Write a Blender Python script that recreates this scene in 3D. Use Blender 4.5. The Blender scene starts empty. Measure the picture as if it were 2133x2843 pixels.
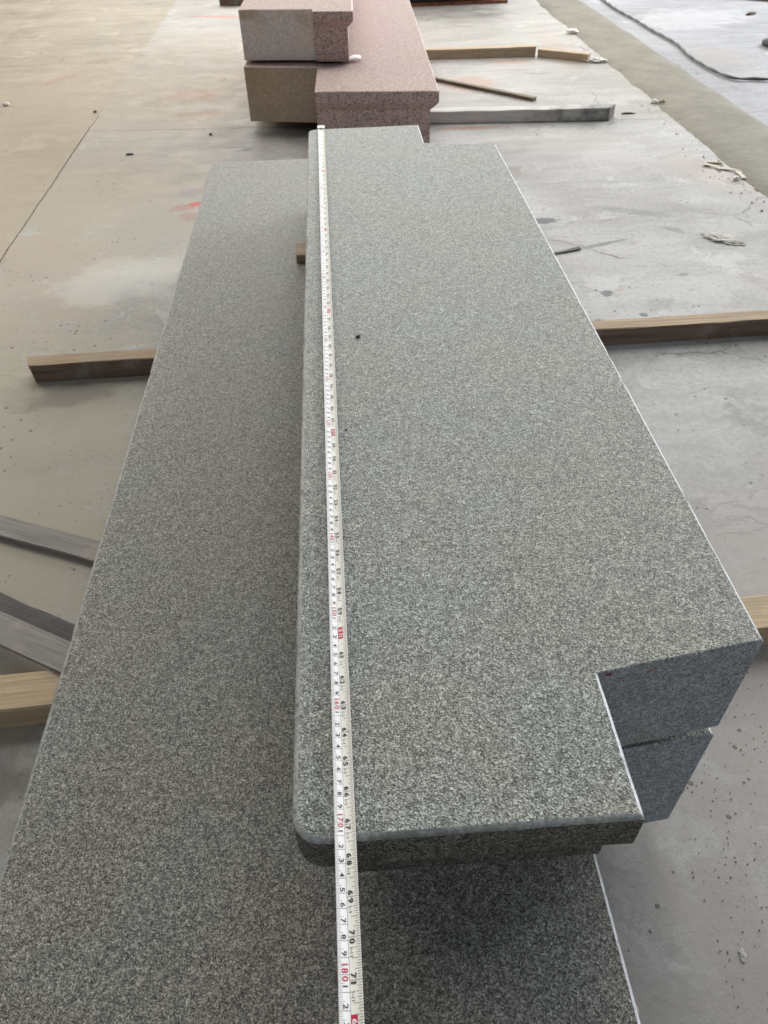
import bpy, bmesh, math, random
from mathutils import Vector, Matrix, noise as mnoise

random.seed(7)
scene = bpy.context.scene
COL = scene.collection

# ------------------------------------------------------------------ camera
cam_d = bpy.data.cameras.new('camera')
cam_o = bpy.data.objects.new('camera', cam_d)
COL.objects.link(cam_o)
PITCH, YAW, ROLL = math.radians(-43.3616), math.radians(2.6669), math.radians(-1.6671)
fw = Vector((math.sin(YAW)*math.cos(PITCH), math.cos(YAW)*math.cos(PITCH), math.sin(PITCH)))
rt0 = Vector((math.cos(YAW), -math.sin(YAW), 0))
up0 = rt0.cross(fw)
rt = rt0*math.cos(ROLL) + up0*math.sin(ROLL)
up = -rt0*math.sin(ROLL) + up0*math.cos(ROLL)
M = Matrix((rt, up, -fw)).transposed().to_4x4()
M.translation = Vector((0.0895, -1.9463, 0.9662))
cam_o.matrix_world = M
cam_d.sensor_fit = 'VERTICAL'
cam_d.sensor_height = 24.0
cam_d.sensor_width = 18.0
cam_d.lens = 24.0*2061.0/2843.0
cam_d.clip_start = 0.02
cam_d.clip_end = 200
cam_d.dof.use_dof = True
cam_d.dof.focus_distance = 0.80
cam_d.dof.aperture_fstop = 11.0
scene.camera = cam_o

# ------------------------------------------------------------------ light
w = bpy.data.worlds.new('World'); scene.world = w; w.use_nodes = True
w.node_tree.nodes['Background'].inputs[0].default_value = (0.93, 0.97, 1.06, 1)
w.node_tree.nodes['Background'].inputs[1].default_value = 0.115

def area(name, loc, target, sx, sy, power, col):
    d = bpy.data.lights.new(name, 'AREA'); d.shape = 'RECTANGLE'
    d.size = sx; d.size_y = sy; d.energy = power; d.color = col
    o = bpy.data.objects.new(name, d); COL.objects.link(o)
    o.location = loc
    o.rotation_euler = (Vector(target)-Vector(loc)).to_track_quat('-Z', 'Y').to_euler()
    return o
# open side of the hall, behind and to the right; the opposite bay, behind left; roof light; an added fill from the front
area('bay_right_light', (8.2, 6.0, 4.0), (0.2, -0.4, 0.3), 7.0, 4.2, 1200, (0.96, 0.985, 1.0))
area('bay_left_light', (-7.0, 6.5, 4.0), (0.0, -0.4, 0.2), 6.0, 4.0, 430, (1.0, 0.90, 0.72))
area('bay_rear_light', (0.8, 9.5, 3.2), (0.2, 0.0, 0.2), 8.0, 3.4, 620, (1.0, 0.985, 0.955))
area('front_fill_light', (0.2, -5.0, 4.6), (0.1, 0.6, 0.3), 5.0, 2.5, 62, (0.90, 0.96, 1.0))  # added fill, no real lamp: lifts the front faces so mouldings show
area('roof_light', (0.4, 3.2, 5.4), (0.2, 0.6, 0.0), 5.0, 3.0, 250, (1.0, 0.97, 0.92))

scene.view_settings.view_transform = 'Standard'
scene.view_settings.look = 'None'
scene.view_settings.exposure = 0.0
scene.view_settings.gamma = 1.0

# ------------------------------------------------------------------ helpers
def tag(o, label=None, cat=None, group=None, kind=None):
    if label: o['label'] = label
    if cat: o['category'] = cat
    if group: o['group'] = group
    if kind: o['kind'] = kind
    return o

def link(name, me, parent=None):
    o = bpy.data.objects.new(name, me); COL.objects.link(o)
    if parent is not None: o.parent = parent
    return o

def empty(name, loc=(0, 0, 0), rz=0.0):
    o = bpy.data.objects.new(name, None); COL.objects.link(o)
    o.location = loc; o.rotation_euler = (0, 0, rz); o.empty_display_size = 0.05
    return o

def mesh(name, verts, faces, mats, midx=None, smooth=False):
    me = bpy.data.meshes.new(name)
    me.from_pydata([tuple(v) for v in verts], [], faces)
    for m in mats: me.materials.append(m)
    if midx:
        me.polygons.foreach_set('material_index', midx)
    if smooth:
        me.polygons.foreach_set('use_smooth', [True]*len(me.polygons))
    me.update()
    return me

class NT:
    """small node-graph writer"""
    def __init__(self, name):
        self.m = bpy.data.materials.new(name); self.m.use_nodes = True
        self.t = self.m.node_tree; self.t.nodes.clear()
        self.out = self.n('ShaderNodeOutputMaterial')
        self.b = self.n('ShaderNodeBsdfPrincipled')
        self.l(self.b.outputs[0], self.out.inputs[0])
        self.tc = self.n('ShaderNodeTexCoord')
        self.P = self.tc.outputs['Object']
    def n(self, ty): return self.t.nodes.new(ty)
    def l(self, a, b): self.t.links.new(a, b)
    def put(self, sock, v):
        if hasattr(v, 'is_linked') or hasattr(v, 'links'): self.l(v, sock)
        else: sock.default_value = v
    def noise(self, scale, detail=3, rough=0.55, P=None, dist=0.0):
        n = self.n('ShaderNodeTexNoise'); n.inputs['Scale'].default_value = scale
        n.inputs['Detail'].default_value = detail; n.inputs['Roughness'].default_value = rough
        n.inputs['Distortion'].default_value = dist
        self.l(P or self.P, n.inputs['Vector']); return n
    def vor(self, scale, feature='F1', P=None, rnd=1.0):
        n = self.n('ShaderNodeTexVoronoi'); n.feature = feature
        n.inputs['Scale'].default_value = scale; n.inputs['Randomness'].default_value = rnd
        self.l(P or self.P, n.inputs['Vector']); return n
    def ramp(self, fac, stops, interp='LINEAR'):
        n = self.n('ShaderNodeValToRGB'); cr = n.color_ramp; cr.interpolation = interp
        while len(cr.elements) < len(stops): cr.elements.new(0.5)
        for e, (p, c) in zip(cr.elements, stops):
            e.position = p
            e.color = (c, c, c, 1) if not hasattr(c, '__len__') else (*c, 1)
        self.put(n.inputs[0], fac); return n.outputs[0]
    def math(self, op, a, b=0.0, c=None, clamp=False):
        n = self.n('ShaderNodeMath'); n.operation = op; n.use_clamp = clamp
        self.put(n.inputs[0], a); self.put(n.inputs[1], b)
        if c is not None: self.put(n.inputs[2], c)
        return n.outputs[0]
    def mix(self, fac, a, b, mode='MIX'):
        n = self.n('ShaderNodeMix'); n.data_type = 'RGBA'; n.blend_type = mode
        self.put(n.inputs[0], fac)
        for s, v in ((n.inputs[6], a), (n.inputs[7], b)):
            if isinstance(v, tuple) and len(v) == 3: v = (*v, 1)
            self.put(s, v)
        return n.outputs[2]
    def mrange(self, v, a, b, c=0.0, d=1.0, smooth=True):
        n = self.n('ShaderNodeMapRange'); n.interpolation_type = 'SMOOTHSTEP' if smooth else 'LINEAR'
        self.put(n.inputs[0], v)
        for i, q in zip((1, 2, 3, 4), (a, b, c, d)): n.inputs[i].default_value = q
        return n.outputs[0]
    def mapping(self, loc=(0, 0, 0), rot=(0, 0, 0), sc=(1, 1, 1), P=None):
        n = self.n('ShaderNodeMapping'); n.vector_type = 'POINT'
        n.inputs['Location'].default_value = loc; n.inputs['Rotation'].default_value = rot
        n.inputs['Scale'].default_value = sc
        self.l(P or self.P, n.inputs['Vector']); return n.outputs[0]
    def bump(self, h, strength=0.5, dist=0.001, normal=None):
        n = self.n('ShaderNodeBump'); n.inputs['Strength'].default_value = strength
        n.inputs['Distance'].default_value = dist
        self.put(n.inputs['Height'], h)
        if normal is not None: self.l(normal, n.inputs['Normal'])
        return n.outputs[0]
    def done(self, col, rough=0.7, spec=0.4, normal=None, metal=0.0):
        c = (*col, 1) if isinstance(col, tuple) and len(col) == 3 else col
        self.put(self.b.inputs['Base Color'], c); self.put(self.b.inputs['Roughness'], rough)
        self.b.inputs['Specular IOR Level'].default_value = spec
        self.b.inputs['Metallic'].default_value = metal
        if normal is not None: self.l(normal, self.b.inputs['Normal'])
        return self.m

# ------------------------------------------------------------------ stone materials
def granite(name, stops, tintA, tintB, grain=620.0, bump=1.0, rough=0.56, spec=0.45, con=1.7, fleck=None, soil=None):
    g = NT(name)
    warp = g.noise(160, 2)
    v = g.n('ShaderNodeVectorMath'); v.operation = 'MULTIPLY_ADD'
    g.l(warp.outputs['Color'], v.inputs[0]); v.inputs[1].default_value = (0.0022,)*3; g.l(g.P, v.inputs[2])
    P = v.outputs[0]
    n1 = g.noise(grain, 3, 0.65, P)
    v1 = g.vor(grain*1.25, P=P)
    sep = g.n('ShaderNodeSeparateColor'); g.l(v1.outputs['Color'], sep.inputs[0])
    va = g.vor(grain*0.62, P=P); sa_ = g.n('ShaderNodeSeparateColor'); g.l(va.outputs['Color'], sa_.inputs[0])
    f = g.math('MULTIPLY_ADD', sa_.outputs[0], 0.26, g.math('MULTIPLY_ADD', sep.outputs[0], 0.36, g.math('MULTIPLY_ADD', g.math('SUBTRACT', n1.outputs[0], 0.5), con, 0.20)))
    col = g.ramp(f, stops)
    # soft blotches of warmer and greener stone
    big = g.noise(5.5, 4, 0.6)
    tint = g.mix(g.mrange(big.outputs[0], 0.35, 0.65), tintA, tintB)
    col = g.mix(1.0, col, tint, 'MULTIPLY')
    mid = g.noise(110, 3, 0.65)
    col = g.mix(1.0, col, g.ramp(mid.outputs[0], [(0.3, 0.80), (0.7, 1.18)]), 'MULTIPLY')
    if fleck:
        v2 = g.vor(grain*0.55, P=P)
        s2 = g.n('ShaderNodeSeparateColor'); g.l(v2.outputs['Color'], s2.inputs[0])
        col = g.mix(g.math('MULTIPLY', g.math('GREATER_THAN', s2.outputs[1], 0.86), 0.75), col, fleck)
    if soil:
        so = g.noise(7, 4, 0.65, g.mapping(loc=(3.1, 1.7, 0.4)))
        col = g.mix(g.mrange(so.outputs[0], 0.50, 0.66, 0, 0.75), col, soil)
    h = g.math('ADD', n1.outputs[0], g.math('MULTIPLY', v1.outputs['Distance'], 0.5))
    nb = g.bump(h, bump, 0.0012)
    return g.done(col, rough, spec, nb)

GREY_LOW = [(0.12, 0.024), (0.34, 0.080), (0.52, 0.165), (0.72, 0.30), (0.95, 0.50)]
GREY = [(0.12, 0.030), (0.34, 0.095), (0.52, 0.190), (0.72, 0.345), (0.95, 0.56)]
M_grey = granite('grey_granite_flamed', GREY, (0.985, 1.075, 1.0), (1.04, 1.065, 0.93))
M_grey_low = granite('grey_granite_flamed_warm', GREY_LOW, (1.01, 1.045, 0.955), (1.07, 1.02, 0.90), grain=680)
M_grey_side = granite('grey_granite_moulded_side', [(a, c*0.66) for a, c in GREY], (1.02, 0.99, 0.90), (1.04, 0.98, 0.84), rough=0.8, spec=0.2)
M_grey_cut = granite('grey_granite_sawn', [(0.1, 0.09), (0.5, 0.25), (0.9, 0.50)], (0.94, 1.06, 1.20), (1.06, 1.12, 1.14), grain=520, bump=0.4)
M_pink = granite('pink_granite_flamed', [(0.1, (0.16, 0.112, 0.104)), (0.45, (0.335, 0.25, 0.236)), (0.8, (0.47, 0.37, 0.355)), (1.0, (0.56, 0.48, 0.465))],
                 (1.0, 0.98, 0.97), (0.98, 1.0, 0.94), grain=330, bump=0.5, rough=0.75, spec=0.25)
M_pink_side = granite('pink_granite_rough', [(0.1, (0.19, 0.14, 0.13)), (0.42, (0.46, 0.325, 0.30)), (0.75, (0.64, 0.475, 0.44)), (1.0, (0.72, 0.58, 0.55))],
                      (1.0, 0.98, 0.98), (1.0, 1.0, 0.98), grain=380, bump=0.6, fleck=(0.14, 0.105, 0.10))
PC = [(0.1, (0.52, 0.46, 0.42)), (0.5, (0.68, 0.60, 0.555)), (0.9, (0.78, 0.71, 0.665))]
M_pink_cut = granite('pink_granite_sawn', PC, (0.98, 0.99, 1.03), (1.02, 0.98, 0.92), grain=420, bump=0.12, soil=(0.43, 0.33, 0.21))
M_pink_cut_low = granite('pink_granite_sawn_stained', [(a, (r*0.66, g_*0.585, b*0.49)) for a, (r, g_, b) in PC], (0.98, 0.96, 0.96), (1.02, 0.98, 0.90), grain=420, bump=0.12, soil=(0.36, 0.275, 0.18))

def arris_mat(name, col, dark):
    g = NT(name)
    n = g.noise(260, 3); n2 = g.noise(45, 3, 0.6)
    c = g.mix(g.mrange(n.outputs[0], 0.3, 0.72), dark, col)
    n3 = g.noise(17, 5, 0.7)
    c = g.mix(g.mrange(n3.outputs[0], 0.50, 0.66, 0, 0.7), c, tuple(k*0.55 for k in dark))
    c = g.mix(g.mrange(n2.outputs[0], 0.64, 0.72, 0, 0.8), c, (0.07, 0.07, 0.07))
    return g.done(c, 0.5, 0.5, g.bump(n.outputs[0], 0.3, 0.0006))
M_arris = arris_mat('grey_granite_arris', (0.37, 0.385, 0.38), (0.19, 0.20, 0.195))
M_arris_lit = arris_mat('granite_lit_arris', (0.74, 0.76, 0.80), (0.52, 0.54, 0.57))  # pale sawn edge: the light it catches is put into the colour
M_arris_pink = arris_mat('pink_granite_arris', (0.72, 0.58, 0.55), (0.52, 0.38, 0.35))

# ------------------------------------------------------------------ moulded stone builder
def line_inter(p, d, q, e):
    den = d.x*e.y - d.y*e.x
    if abs(den) < 1e-9: return q.copy()
    t = ((q.x-p.x)*e.y - (q.y-p.y)*e.x)/den
    return p + d*t

def stone(name, plan, flags, zt, h, prof_m, prof_s, radii, mats, step=0.007, jit=0.0002, seed=0):
    """plan: CCW corners; flags[i] belongs to the edge i -> i+1: 'm' moulded or 's' sawn.
    prof_m / prof_s: lists of (inset, depth) of equal length, from the top down.
    mats: top, rough side, sawn side, arris of moulded edges, arris of sawn edges."""
    n = len(plan)
    pts = [Vector(p) for p in plan]
    rnd = random.Random(seed)
    rings = []; edge_of = None
    base_len = [(pts[(i+1) % n]-pts[i]).length for i in range(n)]
    nseg = [max(2, int(L/step)) for L in base_len]
    for (om, zm), (os_, zs) in zip(prof_m, prof_s):
        offs = [om if f == 'm' else os_*(0.45 if f == 'n' else 1.0) for f in flags]
        deps = [zm if f == 'm' else (zs*0.45 if f == 'n' and zs < 0.004 else zs) for f in flags]
        lines = []
        for i in range(n):
            d = (pts[(i+1) % n]-pts[i]).normalized()
            nin = Vector((-d.y, d.x))
            lines.append((pts[i]+nin*offs[i], d))
        cor = []
        for i in range(n):
            a = lines[i-1]; b = lines[i]
            cor.append(line_inter(a[0], a[1], b[0], b[1]))
        ring = []; eo = []
        # fillets
        starts = []; ends = []; arcs = []
        for i in range(n):
            r = radii[i]
            if r > 0:
                r = max(r-offs[i], 0.004)
                din = lines[i-1][1]; dout = lines[i][1]
                starts.append(cor[i]+dout*r); ends.append(cor[i]-din*r)
                c = cor[i]-din*r + Vector((-din.y, din.x))*r
                a0 = math.atan2(-(-din.x), -din.y) ; 
                v0 = (cor[i]-din*r)-c; a0 = math.atan2(v0.y, v0.x)
                v1 = (cor[i]+dout*r)-c; a1 = math.atan2(v1.y, v1.x)
                while a1 < a0: a1 += 2*math.pi
                K = 10
                arcs.append([c+Vector((math.cos(a0+(a1-a0)*k/K), math.sin(a0+(a1-a0)*k/K)))*r for k in range(K)])
            else:
                starts.append(cor[i]); ends.append(cor[i]); arcs.append([])
        for i in range(n):
            dz0, dz1 = deps[i-1], deps[i]
            for k, q in enumerate(arcs[i]):
                ring.append((q.x, q.y, deps[i])); eo.append(i)
            s = starts[i]; e = ends[(i+1) % n]
            for k in range(nseg[i]):
                t = k/nseg[i]
                q = s.lerp(e, t)
                z = deps[i]
                if k == 0 and not arcs[i]: z = (dz0+dz1)/2
                ring.append((q.x, q.y, z)); eo.append(i)
        rings.append(ring); edge_of = eo
    V = []; m = len(rings[0])
    for li, ring in enumerate(rings):
        for (x, y, z) in ring:
            j = jit*(1.0 if 0 < li < len(rings)-2 else 0.5)
            nv = mnoise.noise_vector(Vector((x*60+seed, y*60, z*60)))*j*1.6
            V.append((x+nv.x+rnd.uniform(-j, j)*.4, y+nv.y+rnd.uniform(-j, j)*.4, zt-z+(nv.z*0.6 if li else 0)))
    # chipped arrises: small bites out of the top edge
    mid_ = Vector((sum(p.x for p in pts)/n, sum(p.y for p in pts)/n))
    for c in range(int(sum(base_len)*4)):
        k = rnd.randrange(m); dpt = rnd.uniform(0.0004, 0.0016)*rnd.random()
        for dk, fk in ((-1, .4), (0, 1), (1, .5)):
            for li in (0, 1, 2):
                q = V[li*m+(k+dk) % m]; d = (mid_-Vector(q[:2])); d.normalize()
                V[li*m+(k+dk) % m] = (q[0]+d.x*dpt*fk, q[1]+d.y*dpt*fk, q[2]-(dpt*fk*0.8 if li else 0))
    root = empty(name, (sum(p.x for p in pts)/n, sum(p.y for p in pts)/n, zt-h))
    off = root.location
    V = [(a-off.x, b-off.y, c-off.z) for a, b, c in V]
    bf = []; bm_ = []; af = []; am = []
    L = len(rings)
    bf.append(list(range(m))); bm_.append(0)
    for li in range(L-1):
        for k in range(m):
            k2 = (k+1) % m
            f = (li*m+k, (li+1)*m+k, (li+1)*m+k2, li*m+k2)
            moul = flags[edge_of[k]] == 'm'
            if li < 2: af.append(f); am.append({'m': 0, 's': 1, 'n': 2}[flags[edge_of[k]]])
            else: bf.append(f); bm_.append(1 if moul else 2)
    bf.append([(L-1)*m+k for k in reversed(range(m))]); bm_.append(2)
    def sub(fs):
        used = {}; vs = []; out = []
        for f in fs:
            g = []
            for i in f:
                if i not in used: used[i] = len(vs); vs.append(V[i])
                g.append(used[i])
            out.append(g)
        return vs, out
    vs, fs = sub(bf); link('slab_body', mesh(name+'_body', vs, fs, mats[:3], bm_), root)
    vs, fs = sub(af); link('arris', mesh(name+'_arris', vs, fs, [mats[3], mats[4], mats[2]], am, True), root)
    return root

# profile shared by the mouldings: eased arris, flat nose, rounded drip, sloped soffit, recessed body
def profs(h, nose, over, drip=0.012):
    pm = [(0.0044, 0.0), (0.0012, 0.0010), (0.0, 0.0034), (0.0, nose-drip), (0.0025, nose-drip*0.35), (drip*0.75, nose), (over, nose+over*0.62), (over, h)]
    ps = [(0.0032, 0.0), (0.0012, 0.0010), (0.0, 0.0032), (0.0, nose-drip), (0.0, nose-drip*0.35), (0.0, nose), (0.0, nose+over*0.62), (0.0, h)]
    return pm, ps

# ------------------------------------------------------------------ wood
def wood(name, light, dark, dirt, grain=1.0, burn=None):
    g = NT(name)
    P = g.mapping(sc=(2.2, 55*grain, 55*grain))
    n1 = g.noise(1.0, 5, 0.65, P, 0.6)
    P2 = g.mapping(sc=(9, 260, 260)); n2 = g.noise(1.0, 3, 0.6, P2)
    saw = g.noise(1.0, 2, 0.5, g.mapping(sc=(330, 6, 6)))
    c = g.ramp(n1.outputs[0], [(0.28, dark), (0.5, tuple((a+b)/2 for a, b in zip(light, dark))), (0.72, light)])
    c = g.mix(1.0, c, g.ramp(n2.outputs[0], [(0.3, 0.78), (0.7, 1.14)]), 'MULTIPLY')
    n3 = g.noise(14, 4, 0.65)
    c = g.mix(g.mrange(n3.outputs[0], 0.5, 0.68, 0, 0.7), c, dirt)
    if burn:   # blackened stretch along the piece, from burn[0] to burn[1] metres
        sx = g.n('ShaderNodeSeparateXYZ'); g.l(g.P, sx.inputs[0])
        f = g.math('ADD', sx.outputs[0], g.math('MULTIPLY', g.math('SUBTRACT', n3.outputs[0], 0.5), 1.1))
        c = g.mix(g.mrange(f, burn[0], burn[1], 0, 0.85), c, (0.05, 0.05, 0.052))
    h = g.math('ADD', g.math('MULTIPLY', n2.outputs[0], 0.6), g.math('ADD', n1.outputs[0], g.math('MULTIPLY', saw.outputs[0], 0.5)))
    return g.done(c, 0.8, 0.25, g.bump(h, 0.6, 0.0012))
M_wood_new = wood('pale_sawn_wood', (0.50, 0.395, 0.265), (0.38, 0.29, 0.185), (0.36, 0.29, 0.20))
M_wood_brown = wood('brown_sawn_wood', (0.44, 0.34, 0.235), (0.25, 0.18, 0.12), (0.30, 0.25, 0.195))
M_wood_dark = wood('dark_and_shaded_wood', (0.23, 0.165, 0.125), (0.10, 0.07, 0.052), (0.24, 0.21, 0.19))
M_wood_grey = wood('grey_weathered_wood', (0.285, 0.27, 0.25), (0.20, 0.19, 0.178), (0.32, 0.285, 0.25), 0.4)
M_wood_burnt = wood('grey_wood_black_end', (0.60, 0.59, 0.565), (0.46, 0.45, 0.43), (0.60, 0.55, 0.49), 0.5, (0.78, 1.30))
M_wood_tan = wood('tan_sawn_wood', (0.56, 0.445, 0.31), (0.37, 0.28, 0.185), (0.38, 0.31, 0.235))
M_wood_slate = wood('dark_grey_lath_wood', (0.125, 0.12, 0.12), (0.085, 0.083, 0.085), (0.10, 0.095, 0.09), 0.6)
M_wood_olive = wood('olive_stick_wood', (0.25, 0.22, 0.16), (0.15, 0.13, 0.095), (0.2, 0.18, 0.14))

def plank_mesh(name, L, W, H, mats, bev=0.002, jit=0.0008, seed=0, bow=0.0, ends=(0, 0), warp=0.0, face_mat=None):
    """local frame: x along the length, y = 0 front to W back, z = 0 bottom to H"""
    rnd = random.Random(seed)
    sec = [(0, bev, 0), (0, H-bev, 0), (bev, H, 1), (W-bev, H, 1), (W, H-bev, 0), (W, bev, 0), (W-bev, 0, 0), (bev, 0, 0)]
    N = max(6, int(L/0.03)); V = []; F = []; MI = []
    for i in range(N+1):
        t = i/N
        for k, (y, z, _) in enumerate(sec):
            x = t*L
            if i == 0: x += ends[0]*(y/W) + rnd.uniform(-1, 1)*jit*2
            if i == N: x += ends[1]*(y/W) + rnd.uniform(-1, 1)*jit*2
            nv = mnoise.noise_vector(Vector((x*14+seed*3.1, k*0.9, seed)))*jit*1.8
            zz = z+bow*4*t*(1-t)
            V.append((x, y+nv.y+warp*4*t*(1-t), zz+(nv.z if z > H*0.3 else 0)))
    for i in range(N):
        for k in range(8):
            a = i*8+k; b = i*8+(k+1) % 8
            F.append((a, b, b+8, a+8))
            MI.append((face_mat or {}).get(k, 0))
    F.append(tuple(range(7, -1, -1))); MI.append((face_mat or {}).get('end', 0))
    F.append(tuple(N*8+k for k in range(8))); MI.append((face_mat or {}).get('end', 0))
    return mesh(name, V, F, mats, MI)

def plank(name, a, b, W, H, mats, z=0.0, z2=None, label=None, cat='wood', **kw):
    """a, b: front lower edge, left end to right end, on the floor"""
    d = Vector((b[0]-a[0], b[1]-a[1])); L = d.length
    dz = 0 if z2 is None else z2-z
    me = plank_mesh(name, math.hypot(L, dz), W, H, mats, **kw)
    o = link(name, me)
    o.location = (a[0], a[1], z)
    o.rotation_euler = (0, -math.atan2(dz, L), math.atan2(d.y, d.x))
    tag(o, label, cat)
    return o

# ------------------------------------------------------------------ concrete floor
def concrete(name, base, alt, spots=(), pits=True, dustw=None):
    g = NT(name)
    wv = g.noise(7, 4, 0.6)
    v = g.n('ShaderNodeVectorMath'); v.operation = 'MULTIPLY_ADD'
    sh = g.n('ShaderNodeVectorMath'); sh.operation = 'SUBTRACT'
    g.l(wv.outputs['Color'], sh.inputs[0]); sh.inputs[1].default_value = (0.5, 0.5, 0.5)
    g.l(sh.outputs[0], v.inputs[0]); v.inputs[1].default_value = (0.22, 0.16, 0.0); g.l(g.P, v.inputs[2])
    WP = v.outputs[0]
    n1 = g.noise(1.6, 6, 0.62, WP); n2 = g.noise(9, 5, 0.65, WP); n3 = g.noise(70, 4, 0.7); n4 = g.noise(420, 2, 0.6)
    # trowel sweeps: stretched across the hall
    n5 = g.noise(1.0, 4, 0.6, g.mapping(rot=(0, 0, 0.12), sc=(2.2, 17, 1), P=WP))
    c = g.mix(g.mrange(n1.outputs[0], 0.33, 0.67), base, alt)
    c = g.mix(1.0, c, g.ramp(n2.outputs[0], [(0.28, 0.80), (0.52, 1.0), (0.72, 1.12)]), 'MULTIPLY')
    c = g.mix(1.0, c, g.ramp(n5.outputs[0], [(0.3, 0.82), (0.5, 1.0), (0.68, 1.10)]), 'MULTIPLY')
    c = g.mix(1.0, c, g.ramp(n3.outputs[0], [(0.28, 0.76), (0.5, 1.0), (0.75, 1.10)]), 'MULTIPLY')
    c = g.mix(1.0, c, g.ramp(n4.outputs[0], [(0.3, 0.80), (0.5, 1.0), (0.72, 1.14)]), 'MULTIPLY')
    # worn crust: ragged paler and darker islands, and scuffs dragged across the hall
    n6 = g.noise(4.2, 9, 0.68, g.mapping(loc=(7, 3, 0), P=WP))
    c = g.mix(g.mrange(n6.outputs[0], 0.56, 0.63, 0, 0.42), c, tuple(min(0.62, k*1.28) for k in alt))
    c = g.mix(g.mrange(n6.outputs[0], 0.41, 0.34, 0, 0.45), c, tuple(k*0.66 for k in base))
    n7 = g.noise(1.0, 5, 0.7, g.mapping(rot=(0, 0, -0.16), sc=(5, 70, 1)))
    c = g.mix(g.mrange(n7.outputs[0], 0.66, 0.76, 0, 0.5), c, tuple(k*0.6 for k in base))
    cr = g.vor(1.3, 'DISTANCE_TO_EDGE', P=WP); crn = g.noise(2.3, 4, 0.6, g.mapping(loc=(1, 9, 4)))
    ck = g.math('MULTIPLY', g.mrange(cr.outputs[0], 0.0055, 0.001), g.mrange(crn.outputs[0], 0.50, 0.60, 0, 0.7))
    c = g.mix(ck, c, (0.09, 0.08, 0.07))
    for (cx, cy, rx, ry, rot, col, st, warped) in spots:
        # ellipse mask round (cx, cy)
        mp = g.n('ShaderNodeMapping'); mp.vector_type = 'TEXTURE'
        mp.inputs['Location'].default_value = (cx, cy, 0); mp.inputs['Rotation'].default_value = (0, 0, rot)
        mp.inputs['Scale'].default_value = (rx, ry, 1)
        g.l(WP if warped == 1 else g.P, mp.inputs['Vector'])
        sx = g.n('ShaderNodeSeparateXYZ'); g.l(mp.outputs[0], sx.inputs[0])
        r = g.math('SQRT', g.math('ADD', g.math('POWER', sx.outputs[0], 2), g.math('POWER', sx.outputs[1], 2)))
        if warped: nn = n2.outputs[0]
        else: nn = n3.outputs[0]
        r = g.math('ADD', r, g.math('MULTIPLY', g.math('SUBTRACT', nn, 0.5), 1.5))
        mk = g.mrange(r, 1.0, 0.45 if warped else 0.6, 0.0, st)
        c = g.mix(mk, c, col)
    h = g.math('ADD', g.math('MULTIPLY', n3.outputs[0], 0.5), g.math('MULTIPLY', n4.outputs[0], 0.25))
    h = g.math('ADD', h, g.math('MULTIPLY', g.mrange(n6.outputs[0], 0.56, 0.60), 0.5))
    if pits:
        pv = g.vor(62); ps = g.n('ShaderNodeSeparateColor'); g.l(pv.outputs['Color'], ps.inputs[0])
        zone = g.noise(3.2, 3, 0.6, g.mapping(loc=(5, 2, 1)))
        size = g.math('MULTIPLY', g.mrange(ps.outputs[0], 0.72, 1.0, 0.0, 0.30), g.mrange(zone.outputs[0], 0.36, 0.62))
        pit = g.math('LESS_THAN', g.math('ADD', pv.outputs['Distance'], g.math('MULTIPLY', g.math('SUBTRACT', n4.outputs[0], .5), .2)), size)
        c = g.mix(g.math('MULTIPLY', pit, 0.72), c, (0.07, 0.063, 0.058))
        h = g.math('SUBTRACT', h, g.math('MULTIPLY', pit, 1.4))
    rough = g.mrange(n2.outputs[0], 0.3, 0.7, 0.55, 0.75)
    return g.done(c, rough, 0.3, g.bump(h, 0.55, 0.0016))

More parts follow.
